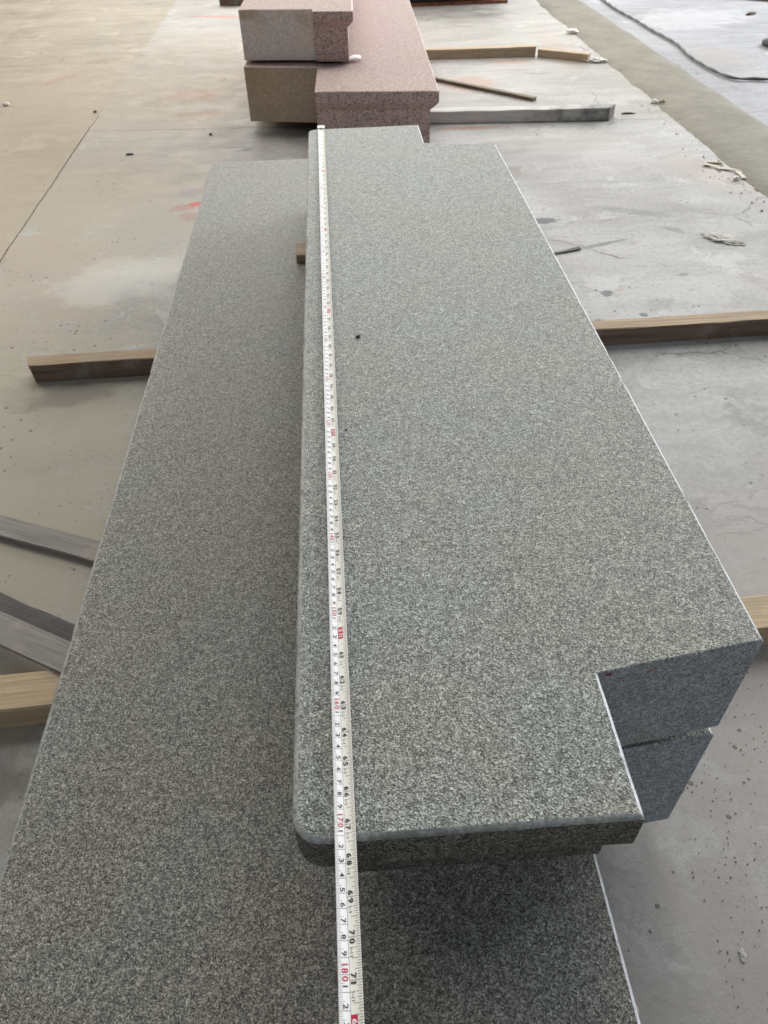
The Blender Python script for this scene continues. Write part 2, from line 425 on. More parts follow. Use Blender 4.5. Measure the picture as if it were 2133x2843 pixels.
RED = (0.50, 0.07, 0.045); BLK = (0.06, 0.06, 0.065); PALE = (0.66, 0.645, 0.60)
SP = [(a, b, c, d, e, tuple(k*0.72 for k in f) if f not in (RED, BLK) else f, g_, h_) for a, b, c, d, e, f, g_, h_ in [  # stains, marks, worn and darker patches of the floor: x, y, rx, ry, rot, colour, strength, warp
    (-0.75, -0.9, 0.62, 1.25, 0.0, (0.44, 0.40, 0.315), 0.85, 1), (-0.70, 0.6, 0.62, 0.75, 0.0, (0.47, 0.425, 0.335), 0.70, 1),
    (0.95, -1.6, 0.75, 0.75, 0.0, (0.435, 0.40, 0.365), 0.75, 1),
    (-1.15, 1.5, 1.1, 1.5, 0.2, (0.455, 0.375, 0.285), 0.45, 1),
    (-0.66, 2.5, 0.65, 1.3, 0.0, (0.455, 0.38, 0.295), 0.6, 1),
    (-0.86, 0.15, 0.35, 0.45, 0.3, (0.47, 0.37, 0.295), 0.4, 1),
    (-0.56, 2.05, 0.17, 0.10, 0.0, (0.44, 0.27, 0.18), 0.6, 0),
    (-0.50, 1.72, 0.16, 0.05, 0.0, (0.45, 0.29, 0.19), 0.35, 0),
    (-0.44, 2.35, 0.14, 0.10, 0.0, (0.46, 0.36, 0.22), 0.35, 0),
    (-0.55, 0.12, 0.22, 0.16, 0.3, PALE, 0.55, 1),
    (-0.50, 0.45, 0.2, 0.25, 0.0, (0.33, 0.31, 0.27), 0.35, 1),
    (-0.405, 0.665, 0.034, 0.022, 0.3, RED, 0.95, 0),
    (-0.44, 0.64, 0.06, 0.035, 0.3, (0.42, 0.17, 0.13), 0.55, 0),
    (-0.415, 0.56, 0.035, 0.05, 0.3, (0.40, 0.20, 0.17), 0.45, 0),
    (-0.44, 0.78, 0.06, 0.05, 0.3, (0.36, 0.31, 0.33), 0.5, 0),
    (-0.62, 3.92, 0.26, 0.016, -0.3, RED, 0.95, 0),
    (-1.30, 2.45, 0.22, 0.03, 1.1, (0.45, 0.25, 0.18), 0.4, 0),
    (0.745, 2.05, 0.15, 0.16, 0.0, (0.52, 0.29, 0.19), 0.55, 0),
    (1.02, 2.43, 0.14, 0.05, 0.0, (0.52, 0.29, 0.19), 0.5, 0),
    (0.66, 1.36, 0.18, 0.03, -0.07, (0.42, 0.25, 0.17), 0.55, 0),
    (1.32, 2.7, 0.10, 0.5, 0.0, (0.50, 0.36, 0.27), 0.4, 1),
    (0.70, 0.83, 0.13, 0.10, 0.0, (0.28, 0.235, 0.20), 0.62, 1),
    (0.735, 0.385, 0.06, 0.030, 0.1, BLK, 0.95, 0),
    (0.72, 0.33, 0.06, 0.03, 0.1, (0.32, 0.33, 0.35), 0.6, 0),
    (0.752, 0.150, 0.060, 0.008, 0.30, BLK, 0.95, 0),
    (0.86, 0.188, 0.11, 0.012, 0.32, (0.2, 0.2, 0.21), 0.85, 0),
    (1.05, 0.42, 0.16, 0.03, -0.45, (0.27, 0.27, 0.28), 0.6, 0),
    (1.12, 0.27, 0.05, 0.02, -0.7, (0.22, 0.22, 0.23), 0.7, 0),
    (0.80, -0.115, 0.022, 0.022, 0.0, (0.13, 0.13, 0.145), 0.9, 0),
    (0.835, -0.10, 0.012, 0.012, 0.0, (0.42, 0.25, 0.18), 0.6, 0),
    (0.735, -0.265, 0.014, 0.020, 0.0, (0.16, 0.16, 0.17), 0.85, 0),
    (0.86, -0.24, 0.014, 0.014, 0.5, (0.14, 0.14, 0.15), 0.85, 0),
    (0.725, -0.30, 0.016, 0.010, 0.0, (0.16, 0.16, 0.17), 0.8, 0),
    (1.04, -0.03, 0.018, 0.012, 0.0, (0.22, 0.22, 0.23), 0.8, 0),
    (1.25, -0.13, 0.035, 0.12, 0.5, (0.38, 0.32, 0.31), 0.6, 0),
    (1.40, 0.75, 0.12, 0.30, 0.3, (0.45, 0.38, 0.345), 0.55, 1),
    (0.95, 1.15, 0.35, 0.20, 0.0, (0.47, 0.42, 0.37), 0.35, 1),
    (1.0, -1.05, 0.5, 0.35, 0.1, (0.43, 0.39, 0.36), 0.4, 1),
    (0.66, -1.66, 0.10, 0.16, 0.0, (0.30, 0.285, 0.285), 0.4, 1),
    (-0.58, -0.47, 0.13, 0.05, 0.1, (0.25, 0.235, 0.20), 0.6, 1),  # this and the next: darker patches just in front of the battens
    (-0.44, -1.42, 0.10, 0.05, 0.1, (0.19, 0.18, 0.155), 0.75, 1),
]]
def pick(f): return [q for q in SP if f(q)]
FB, FA = (0.285, 0.278, 0.264), (0.385, 0.381, 0.372)
M_floor_left = concrete('concrete_floor_left', (0.268, 0.230, 0.175), (0.345, 0.302, 0.236), pick(lambda q: q[0]-q[2]*1.6 < -0.9))
M_floor_near = concrete('concrete_floor_near', FB, FA, pick(lambda q: q[0]+q[2]*1.6 > -1.0 and q[1]-q[3]*1.6 < 1.55))
M_floor_far = concrete('concrete_floor_far', (0.29, 0.275, 0.25), (0.375, 0.36, 0.335), pick(lambda q: q[0]+q[2]*1.6 > -1.0 and q[1]+q[3]*1.6 > 1.35))
M_floor_white = concrete('pale_dusty_concrete', (0.215, 0.219, 0.232), (0.285, 0.29, 0.308),
    [(2.30, 3.3, 0.5, 0.35, 0.2, (0.36, 0.362, 0.38), 0.8, 1), (2.1, 2.35, 0.2, 0.3, 0, (0.27, 0.24, 0.22), 0.5, 1),
     (2.42, 2.35, 0.07, 0.12, 0, (0.40, 0.40, 0.42), 0.9, 0)], pits=False)
M_joint = NT('joint_dirt').done((0.26, 0.225, 0.17), 0.9, 0.1)

floor = link('floor', mesh('floor', [(-14, -10, -0.006), (14, -10, -0.006), (14, 16, -0.006), (-14, 16, -0.006)], [(0, 1, 2, 3)], [M_joint]))
tag(floor, 'concrete workshop floor with saw-cut joints and red dust stains', 'floor', kind='structure')

def jy(x): return 1.476-0.0705*x            # transverse joint of the floor
def jx(y): return -0.945-0.012*y            # lengthwise joint on the left
def wob(t, s, a): return a*mnoise.noise(Vector((t*5.0, s, 0.3)))+a*0.7*mnoise.noise(Vector((t*31.0, s, 1.3)))
def frange(a, b, st):
    n = max(1, int(abs(b-a)/st)); return [a+(b-a)*i/n for i in range(n+1)]
def floor_slab(name, outline, mat):
    n = len(outline)
    V = [(x, y, 0.0) for x, y in outline]+[(x, y, -0.0055) for x, y in outline]
    F = [tuple(range(n))]+[(i, n+i, n+(i+1) % n, (i+1) % n) for i in range(n)]
    o = link(name, mesh(name, V, F, [mat]), floor)
    return o
def gapj(x):   # transverse joint: clear on the left and right, filled with dust in the middle
    return 0.0011 if (x < -0.2 or x > 1.1) else 0.0007
def gapx(y):
    return 0.0026 if y < 1.5 else max(0.0002, 0.0026-0.006*(y-1.5))
XB = 1.62
jl = [(x, jy(x)+wob(x, 2.2, 0.004)) for x in frange(jx(1.5), XB, 0.04)]
lx = [(jx(y)+wob(y, 7.7, 0.004), y) for y in frange(-6, 12, 0.035)]
lx_lo = [q for q in lx if q[1] < jl[0][1]]; lx_hi = [q for q in lx if q[1] > jl[0][1]]
# left of the lengthwise joint
floor_slab('floor_slab', [(-12, -6), (lx[0][0]-gapx(-6), -6)]+[(x-gapx(y), y) for x, y in lx]+[(-12, 12)], M_floor_left)
# middle bay, near side and far side of the transverse joint
floor_slab('floor_slab', [(XB, -6)]+[(x, y-gapj(x)) for x, y in reversed(jl)]+[(x+gapx(y), y) for x, y in reversed(lx_lo)], M_floor_near)
floor_slab('floor_slab', [(x, y+gapj(x)) for x, y in jl]+[(XB, 12)]+[(x+gapx(y), y) for x, y in reversed(lx_hi)], M_floor_far)
# beyond the cement strip
def jr(x): return 3.33-0.24*(x-2.0)
rj = [(x, jr(x)+wob(x, 4.1, 0.004)) for x in frange(1.624, 9, 0.06)]
floor_slab('floor_slab', [(1.624, -6), (12, -6), (12, rj[-1][1])]+[(x, y-0.0012) for x, y in reversed(rj)], M_floor_white)
floor_slab('floor_slab', [(x, y+0.0012) for x, y in rj]+[(12, rj[-1][1]), (12, 12), (1.624, 12)], M_floor_white)

# cement strip filling the channel
def cement():
    g = NT('beige_cement'); n1 = g.noise(5, 5, 0.6); n2 = g.noise(34, 4, 0.65); n3 = g.noise(1, 4, .6, g.mapping(rot=(0, 0, 0.7), sc=(6, 30, 1)))
    c = g.mix(g.mrange(n1.outputs[0], .32, .68), (0.155, 0.142, 0.108), (0.205, 0.190, 0.150))
    c = g.mix(1.0, c, g.ramp(n2.outputs[0], [(0.3, 0.86), (0.7, 1.08)]), 'MULTIPLY')
    c = g.mix(g.mrange(n3.outputs[0], .66, .74, 0, .35), c, (0.14, 0.12, 0.10))
    return g.done(c, 0.75, 0.3, g.bump(g.math('ADD', n2.outputs[0], n3.outputs[0]), 0.45, 0.003))
M_cement = cement()
V = []; F = []
ys = frange(-6, 12, 0.04); NX = 12
for i, y in enumerate(ys):
    xr = 1.855-0.035*min(max((y-1.2)/2.6, -0.6), 1.0)
    for k in range(NX+1):
        t = k/NX
        xl_ = 1.493+wob(y, 1.1, 0.012); xr_ = xr+wob(y, 9.1, 0.008)
        hgt = 0.010*min(1, 5*t)*min(1, 5*(1-t))+0.003*mnoise.noise(Vector((t*2.5, y*5, 2)))
        if k in (0, NX): hgt = -0.004
        V.append((xl_+(xr_-xl_)*t, y, max(hgt, 0.0015) if k not in (0, NX) else hgt))
for i in range(len(ys)-1):
    for k in range(NX):
        a = i*(NX+1)+k; F.append((a, a+1, a+NX+2, a+NX+1))
cs = link('cement_strip', mesh('cement_strip', V, F, [M_cement], None, True), floor)
cs['label'] = 'beige cement strip trowelled along the floor'

# ------------------------------------------------------------------ wooden battens under the grey slabs
plank('wooden_batten', (-0.80, -1.354), (0.95, -1.272), 0.065, 0.047, [M_wood_new], label='pale wide batten under the near end of the grey slabs', cat='batten', seed=1, bev=0.003)
plank('wooden_batten', (-0.655, -0.407), (1.42, -0.368), 0.043, 0.047, [M_wood_brown, M_wood_dark], label='long brown batten under the middle of the grey slabs', cat='batten',
      seed=2, bev=0.002, face_mat={0: 1}, ends=(-0.012, 0), jit=0.0012)  # darker front face: partly shade, put into the wood colour

# ------------------------------------------------------------------ grey slabs
pm, ps = profs(0.205, 0.056, 0.033)
low = stone('granite_slab', [(-0.2675, -1.93), (0.2928, -1.93), (0.2928, -1.5765), (0.4502, -1.560), (0.4502, 0.07), (0.2928, 0.10), (0.2928, 0.305), (-0.2675, 0.302)],
            ['m', 's', 'n', 's', 'n', 's', 'm', 'm'], 0.2485, 0.2010, *profs(0.2010, 0.056, 0.033), [0.023, 0, 0, 0, 0, 0, 0, 0.023],
            [M_grey_low, M_grey_side, M_grey_cut, M_arris, M_arris_lit], seed=11)
tag(low, 'wide lower grey granite slab lying on the battens', 'stone slab')
upper = stone('granite_slab', [(0.0247, -1.712), (0.2903, -1.712), (0.2903, -1.5832), (0.4493, -1.5599), (0.4493, -0.1781), (0.2903, -0.1439), (0.2903, -0.0072), (0.0247, -0.0072)],
            ['m', 's', 'n', 's', 'n', 's', 'm', 'm'], 0.413, 0.147, *profs(0.147, 0.056, 0.033), [0.023, 0, 0, 0, 0, 0, 0, 0.023],
            [M_grey, M_grey_side, M_grey_cut, M_arris, M_arris_lit], seed=5)
tag(upper, 'upper grey granite slab with notched corners, measured by the tape', 'stone slab')

M_crayon = NT('red_crayon').done((0.30, 0.03, 0.05), 0.8, 0.2)
def crayon(f0, f1, z0, z1, wd):
    a = Vector((0.2903, -1.5832)); b = Vector((0.4493, -1.5599)); d = (b-a); nrm = Vector((d.y, -d.x)).normalized()
    V = []; F = []; K = 7
    for i in range(K):
        t = i/(K-1); q = a+d*(f0+(f1-f0)*t)+nrm*0.0007; z = z0+(z1-z0)*t
        ww = wd*(0.35+0.65*math.sin(math.pi*(0.15+0.7*t)))*(1+0.5*mnoise.noise(Vector((i*1.7, f0*9, 0))))
        V += [(q.x, q.y, z-ww), (q.x, q.y, z+ww)]
    for i in range(K-1): F.append((2*i, 2*i+2, 2*i+3, 2*i+1))
    o = link('crayon_mark', mesh('crayon_mark', [tuple(Vector(v)-upper.location) for v in V], F, [M_crayon]), upper)
    o['label'] = 'red crayon mark on the sawn notch face'
crayon(0.045, 0.085, 0.4085, 0.4075, 0.0013); crayon(0.30, 0.36, 0.3985, 0.4035, 0.0006)

# spacers between the two grey slabs
plank('wooden_spacer', (-0.013, -0.376), (0.20, -0.372), 0.065, 0.0172, [M_wood_brown], z=0.2486, label='small wooden spacer sticking out between the two grey slabs', cat='spacer', seed=5, bev=0.0015)
plank('wooden_spacer', (0.07, -1.33), (0.40, -1.325), 0.05, 0.0172, [M_wood_brown], z=0.2486, label='wooden spacer inside the joint of the grey slabs near the notch', cat='spacer', seed=6, bev=0.0015)

# ------------------------------------------------------------------ pink blocks
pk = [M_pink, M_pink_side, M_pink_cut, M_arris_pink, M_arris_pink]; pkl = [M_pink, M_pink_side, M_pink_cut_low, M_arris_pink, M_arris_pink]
def pinkprof(h, nose, over):
    pm = [(0.003, 0.0), (0.001, 0.0010), (0.0, 0.003), (0.0, nose*0.55), (0.0, nose-0.003), (0.002, nose), (over, nose+over), (over, h)]
    ps = [(0.003, 0.0), (0.001, 0.0010), (0.0, 0.003), (0.0, nose*0.55), (0.0, nose-0.003), (0.0, nose), (0.0, nose+over), (0.0, h)]
    return pm, ps
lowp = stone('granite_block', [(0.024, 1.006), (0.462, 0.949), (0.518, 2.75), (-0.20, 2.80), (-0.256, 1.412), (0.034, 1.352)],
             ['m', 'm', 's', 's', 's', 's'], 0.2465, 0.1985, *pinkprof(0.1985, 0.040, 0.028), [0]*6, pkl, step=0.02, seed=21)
tag(lowp, 'lower pink granite block with moulded edge, behind the grey slabs', 'stone block')
upp = stone('granite_block', [(0.030, 1.372), (0.1805, 1.346), (0.235, 3.10), (-0.20, 3.12), (-0.253, 1.458), (0.0285, 1.414)],
             ['m', 'm', 's', 's', 's', 's'], 0.4265, 0.169, *pinkprof(0.169, 0.034, 0.022), [0]*6, pk, step=0.02, seed=23)
tag(upp, 'upper pink granite block stacked on the lower one', 'stone block')
plank('wooden_spacer', (-0.19, 1.85), (0.16, 1.84), 0.05, 0.0108, [M_wood_brown], z=0.2466, label='thin wooden spacer between the two pink blocks', cat='spacer', seed=7, bev=0.001)
plank('wooden_spacer', (-0.19, 2.6), (0.16, 2.59), 0.05, 0.0108, [M_wood_brown], z=0.2466, label='thin wooden spacer between the far ends of the pink blocks', cat='spacer', seed=8, bev=0.001)

# ------------------------------------------------------------------ loose timber
plank('wooden_batten', (0.06, 2.573), (1.170, 2.513), 0.052, 0.0478, [M_wood_tan], label='brown batten poking out from under the lower pink block', cat='batten', seed=9, bev=0.002, bow=-0.003)
plank('wooden_batten', (1.180, 2.508), (1.405, 2.352), 0.040, 0.036, [M_wood_tan], label='short brown batten offcut beside the cement strip', cat='batten', seed=10, bev=0.002)
plank('wooden_stick', (0.56, 2.136), (0.985, 1.700), 0.026, 0.0145, [M_wood_olive, M_wood_dark], label='thin dark stick on the floor right of the pink blocks', cat='stick', seed=12, bev=0.001, face_mat={0: 1})  # front face darkened too, its shade put into the colour
plank('floor_crack_mark', (0.690, 0.128), (0.800, 0.162), 0.012, 0.004, [M_wood_slate], label='thin dark mark on the floor right of the upper slab edge', cat='splinter', seed=61, bev=0.001, jit=0.002)  # thin strip standing in for a dark crack mark in the concrete
plank('wooden_batten', (0.08, 1.471), (1.235, 1.379), 0.060, 0.0476, [M_wood_burnt, M_wood_grey], label='long grey batten with split blackened end beside the pink blocks', cat='batten', seed=13,
      bev=0.003, ends=(0, 0.035), face_mat={'end': 1}, jit=0.0013)
plank('wooden_lath', (-0.95, -0.775), (-0.20, -1.096), 0.046, 0.009, [M_wood_grey], label='grey lath on the floor left of the slabs', cat='lath', seed=14, bev=0.001, bow=0.004)
plank('wooden_lath', (-0.80, -1.025), (-0.29, -1.325), 0.050, 0.008, [M_wood_grey], z=0.018, z2=0.0500, label='grey lath leaning on the pale batten', cat='lath', seed=15, bev=0.001)
plank('wooden_lath', (-0.80, -0.990), (-0.31, -1.268), 0.060, 0.007, [M_wood_slate], label='dark grey lath on the floor behind the leaning lath', cat='lath', seed=16, bev=0.001, jit=0.002)

# ------------------------------------------------------------------ tape measure
TZ = 0.4132
HW = 0.0080
def lift(t): return 0.0008+0.0045*max(0.0, min(1.3, t/1.6))
def tape_pt(u, t, e=0.0):
    c = 0.0019*(u/HW)**2
    return (0.0552+0.0058*t+u*0.98, -t-0.0006, TZ+lift(t)+c+e)
def tape_mat(name, col, rough=0.6):
    g = NT(name); n = g.noise(60, 3); n2 = g.noise(9, 4, 0.6)
    c = g.mix(1.0, (*col, 1), g.ramp(n2.outputs[0], [(0.3, 0.9), (0.6, 1.0)]), 'MULTIPLY')
    c = g.mix(1.0, c, g.ramp(n.outputs[0], [(0.3, 0.94), (0.6, 1.0)]), 'MULTIPLY')
    return g.done(c, rough, 0.5)
M_tape = tape_mat('tape_white', (0.86, 0.86, 0.86)); M_tape_in = tape_mat('tape_inch_shaded', (0.80, 0.79, 0.725))  # inch half toned down: shading of the curved blade put into its colour
M_ink = tape_mat('tape_black_ink', (0.025, 0.025, 0.03)); M_red = tape_mat('tape_red_ink', (0.50, 0.012, 0.055))
M_inkgrey = tape_mat('tape_grey_ink', (0.16, 0.16, 0.17)); M_steel = NT('hook_steel').done((0.62, 0.62, 0.62), 0.35, 0.5, None, 0.9)
TEND = 2.02
tape = empty('tape_measure', tape_pt(0, 0)); tag(tape, 'white steel tape measure blade pulled along the upper grey slab', 'tape measure')
def loc(v): return tuple(Vector(v)-tape.location)
CU = -0.0004   # line between the centimetre and the inch scale
us = [-HW+2*HW*k/20 for k in range(21)]
V = []; F = []; MI = []
ts = frange(0.0, TEND, 0.02)
for t in ts:
    for u in us: V.append(loc(tape_pt(u, t)))
for t in ts:
    for u in us: V.append(loc(tape_pt(u, t, -0.00018)))
nb = len(ts)*21
for i in range(len(ts)-1):
    for k in range(20):
        a = i*21+k; F.append((a, a+21, a+22, a+1)); MI.append(0 if us[k] < -0.0003 else 1)
        F.append((nb+a, nb+a+1, nb+a+22, nb+a+21)); MI.append(0)
    a = i*21; F.append((a, nb+a, nb+a+21, a+21)); MI.append(0)
    a = i*21+20; F.append((a, a+21, nb+a+21, nb+a)); MI.append(1)
link('blade', mesh('blade', V, F, [M_tape, M_tape_in], MI, True), tape)

class Ink:
    def __init__(s): s.V = []; s.F = []
    def quad(s, u0, u1, t0, t1, e=0.00012):
        n = max(1, int(abs(u1-u0)/0.0009)); b = len(s.V)
        for k in range(n+1):
            u = u0+(u1-u0)*k/n
            s.V.append(loc(tape_pt(u, t0, e))); s.V.append(loc(tape_pt(u, t1, e)))
        for k in range(n): s.F.append((b+2*k, b+2*k+1, b+2*k+3, b+2*k+2))
    def glyph(s, ch, t0, u0, size_t, size_u, e=0.00014, slant=0.0):
        vs, fs = GL[ch]; b = len(s.V)
        for (x, y) in vs: s.V.append(loc(tape_pt(u0+y*size_u, t0+(x+slant*y)*size_t, e)))
        for f in fs: s.F.append(tuple(b+i for i in f))
GL = {}; ADV = {}
def make_glyphs(chars, offset, pre=''):
    for ch in chars:
        cu = bpy.data.curves.new('glyph', 'FONT'); cu.body = ch; cu.size = 1.0; cu.offset = offset
        cu.resolution_u = 3
        ob = bpy.data.objects.new('glyph', cu); COL.objects.link(ob)
        bpy.context.view_layer.update()
        me = ob.evaluated_get(bpy.context.evaluated_depsgraph_get()).to_mesh()
        vs = [(v.co.x, v.co.y) for v in me.vertices]; fs = [tuple(p.vertices) for p in me.polygons]
        x0 = min(v[0] for v in vs); x1 = max(v[0] for v in vs); y0 = min(v[1] for v in vs); y1 = max(v[1] for v in vs)
        wch = x1-x0
        hh = (y1-y0)
        if ch in '0123456789ft': GL[pre+ch] = ([((x-x0)/ (wch if wch > .2 else .35), (y-y0)/hh) for x, y in vs], fs)
        else: GL[pre+ch] = ([((x-x0)/wch, (y-y0)/wch+0.5) for x, y in vs], fs)
        bpy.data.objects.remove(ob); bpy.data.curves.remove(cu)
make_glyphs('0123456789ft-', 0.016)
make_glyphs('0123456789', 0.038, 'B')
black = Ink(); grey = Ink(); reds = []
lw = 0.00011
black.quad(CU-0.00010, CU+0.00010, 0.004, TEND)
for mm in range(1, int(TEND*1000)):
    t = mm/1000
    if mm % 10 == 0: black.quad(-HW, CU, t-lw, t+lw)
    elif mm % 5 == 0: grey.quad(-HW, -HW+0.0042, t-lw, t+lw)
    else: grey.quad(-HW, -HW+0.0027, t-lw*0.85, t+lw*0.85)
for cm in range(1, int(TEND*100)):
    t = cm/100
    if cm % 10:
        black.glyph(str(cm % 10), t-0.0038, -0.0051, 0.0029 if cm % 10 != 1 else 0.0020, 0.0034, slant=0.0)
    else:
        s_ = str(cm); st = 0.0030; red = Ink(); reds.append(('centimetre_number', red, None))
        red.glyph(s_[-1], t+0.0008, -0.0054, st, 0.0042)
        tt = t-0.0008
        for ch in reversed(s_[:-1]):
            wd = st*(0.62 if ch == '1' else 1.0); tt -= wd
            red.glyph(ch, tt, -0.0054, wd, 0.0042); tt -= 0.0006
IN = 0.0254
for k in range(1, int(TEND/IN*16)):
    t = k*IN/16
    if k % 16 == 0: black.quad(CU, HW, t-lw*1.2, t+lw*1.2)
    else:
        ln = 0.0063 if k % 8 == 0 else 0.0044 if k % 4 == 0 else 0.0036 if k % 2 == 0 else 0.0026
        black.quad(HW-ln, HW, t-lw, t+lw)
for n in range(1, int(TEND/IN)):
    t = n*IN
    if n % 12 == 0:
        red = Ink(); white = Ink(); reds.append(('foot_mark', red, white))
        red.quad(CU+0.0002, CU+0.0044, t-0.0065, t+0.0065, 0.00018)
        s_ = str(n//12)
        white.glyph(s_, t-0.0042, CU+0.0007, 0.0030, 0.0033, 0.00026)
        white.glyph('f', t+0.0008, CU+0.0007, 0.0018, 0.0033, 0.00026); white.glyph('t', t+0.0033, CU+0.0007, 0.0018, 0.0033, 0.00026)
    else:
        s_ = str(n); st = 0.0033
        if len(s_) == 2:
            black.glyph('B'+s_[0], t-0.0009-st, CU+0.0006, st*(0.75 if s_[0] == '1' else 1), 0.0039); black.glyph('B'+s_[1], t+0.0009, CU+0.0006, st*(0.75 if s_[1] == '1' else 1), 0.0039)
        else: black.glyph('B'+s_, t+0.0009, CU+0.0006, st, 0.0039)
        if n > 12:
            tt = t+0.0060
            for ch in '%d-%d' % (n//12, n % 12):
                grey.glyph(ch, tt, CU+0.0008+(0.0 if ch != '-' else 0.0002), 0.0011, 0.0023 if ch != '-' else 0.0011); tt += 0.0017
    if n % 16 == 0 and n % 12:
        b = len(black.V)
        for du, dt in ((0.0047, -0.0008), (0.0047, 0.0008), (0.0066, 0.0)): black.V.append(loc(tape_pt(CU+du, t+dt, 0.0002)))
        black.F.append((b, b+1, b+2))
for nm, ink, m in (('black_print', black, M_ink), ('grey_print', grey, M_inkgrey)):
    link(nm, mesh(nm, ink.V, ink.F, [m]), tape)['kind'] = 'stuff'
for nm, ink, wh in reds:
    o = link(nm, mesh(nm, ink.V, ink.F, [M_red]), tape)
    if wh: link('foot_lettering', mesh('foot_lettering', wh.V, wh.F, [M_tape]), o)
# steel hook over the far edge
bm = bmesh.new()
def bmbox(bm, x0, x1, y0, y1, z0, z1):
    vs = [bm.verts.new((x, y, z)) for z in (z0, z1) for x, y in ((x0, y0), (x1, y0), (x1, y1), (x0, y1))]
    for f in ((3, 2, 1, 0), (4, 5, 6, 7), (0, 1, 5, 4), (1, 2, 6, 5), (2, 3, 7, 6), (3, 0, 4, 7)): bm.faces.new([vs[i] for i in f])
bmbox(bm, -0.0085, 0.0085, -0.014, 0.0055, 0.0020, 0.0030)
bmbox(bm, -0.0085, 0.0085, 0.0045, 0.0055, -0.011, 0.0020)
bmesh.ops.bevel(bm, geom=bm.edges[:], offset=0.0003, segments=1, affect='EDGES')
me = bpy.data.meshes.new('hook'); bm.to_mesh(me); bm.free(); me.materials.append(M_tape)
hook = link('hook', me, tape)
bm = bmesh.new(); bmesh.ops.create_cone(bm, cap_ends=True, segments=12, radius1=0.0022, radius2=0.0016, depth=0.0012, matrix=Matrix.Translation((-0.001, -0.006, 0.0036)))
me = bpy.data.meshes.new('rivet'); bm.to_mesh(me); bm.free(); me.materials.append(M_steel); link('rivet', me, hook)

# ------------------------------------------------------------------ cable
def cable_mat():
    g = NT('grey_cable_sheath'); n = g.noise(120, 3)
    return g.done(g.mix(n.outputs[0], (0.085, 0.09, 0.082), (0.20, 0.21, 0.195)), 0.6, 0.4)
M_cable = cable_mat()
path = [(1.93, 5.4), (1.94, 4.6), (1.944, 4.0), (1.936, 3.62), (1.951, 3.31), (1.958, 2.97), (1.975, 2.64), (1.945, 2.35), (1.952, 2.08), (1.99, 1.915), (2.08, 1.882), (2.14, 1.866), (2.4, 1.83), (2.9, 1.74)]
def catmull(pts, per):
    out = []
    for i in range(len(pts)-1):
        p0 = pts[max(0, i-1)]; p1 = pts[i]; p2 = pts[i+1]; p3 = pts[min(len(pts)-1, i+2)]
        m = max(2, int((Vector(p2)-Vector(p1)).length/per))
        for k in range(m):
            t = k/m
            out.append(tuple(0.5*((2*b)+(-a+c)*t+(2*a-5*b+4*c-d)*t*t+(-a+3*b-3*c+d)*t**3) for a, b, c, d in zip(p0, p1, p2, p3)))
    out.append(pts[-1]); return out
cp = catmull(path, 0.012)
cab = empty('power_cable', (1.95, 2.5, 0)); tag(cab, 'dark twisted power cable lying beyond the cement strip', 'cable')
for sgn in (0, math.pi):
    V = []; F = []; s = 0; R = 0.0048
    for i, q in enumerate(cp):
        a = Vector(cp[max(0, i-1)]); b = Vector(cp[min(len(cp)-1, i+1)]); d = (b-a).normalized(); nn = Vector((-d.y, d.x))
        if i: s += (Vector(cp[i])-Vector(cp[i-1])).length
        ph = s*24+sgn
        spread = 0.0026+0.010*max(0, mnoise.noise(Vector((s*2.2, 0, 0)))-0.12)
        c = Vector((q[0]+nn.x*spread*math.cos(ph), q[1]+nn.y*spread*math.cos(ph), 0.0092+0.003*math.sin(ph)))
        for k in range(6):
            an = k*math.pi/3
            V.append((c.x+nn.x*R*math.cos(an)-1.95, c.y+nn.y*R*math.cos(an)-2.5, c.z+R*math.sin(an)))
    for i in range(len(cp)-1):
        for k in range(6):
            F.append((i*6+k, i*6+(k+1) % 6, (i+1)*6+(k+1) % 6, (i+1)*6+k))
    link('strand', mesh('strand', V, F, [M_cable], None, True), cab)

# ------------------------------------------------------------------ debris
def flat_mat(name, a, b, sc=60, rough=0.8):
    g = NT(name); n = g.noise(sc, 4, 0.6)
    return g.done(g.mix(g.mrange(n.outputs[0], .35, .65), a, b), rough, 0.3, g.bump(n.outputs[0], 0.5, 0.001))
M_white_stone = flat_mat('white_stone', (0.62, 0.60, 0.56), (0.78, 0.76, 0.72))
M_dark_stone = flat_mat('dark_stone', (0.03, 0.03, 0.03), (0.085, 0.08, 0.075))
M_tan_stone = flat_mat('tan_stone', (0.36, 0.30, 0.20), (0.52, 0.47, 0.36))
M_plaster = flat_mat('plaster_lump', (0.32, 0.315, 0.285), (0.47, 0.465, 0.43), 45)
M_plastic = flat_mat('torn_plastic', (0.33, 0.30, 0.24), (0.50, 0.46, 0.38), 45, 0.6)
M_card = flat_mat('white_card', (0.72, 0.71, 0.69), (0.84, 0.83, 0.81), 20)
def lump(name, loc_, sx, sy, sz, mat, label, cat, seed=0, rz=0.0, sub=2, group=None, ragged=0.0):
    bm = bmesh.new(); bmesh.ops.create_icosphere(bm, subdivisions=sub, radius=1.0)
    for v in bm.verts:
        k = 1+0.28*mnoise.noise(v.co*1.7+Vector((seed*7.3, 0, 0)))+0.14*mnoise.noise(v.co*4.3+Vector((seed, 3, 0)))
        if ragged: k += ragged*(mnoise.noise(v.co*3.1+Vector((seed, 8, 1)))+0.8*mnoise.noise(v.co*8.5+Vector((2, seed, 5)))+0.5*mnoise.noise(v.co*19+Vector((seed, 1, 2))))
        v.co = Vector((v.co.x*sx*k, v.co.y*sy*k, max(v.co.z*k, -0.55)*sz+0.55*sz))
    me = bpy.data.meshes.new(name); bm.to_mesh(me); bm.free(); me.materials.append(mat)
    o = link(name, me); o.location = loc_; o.rotation_euler = (0, 0, rz)
    tag(o, label, cat, group); return o
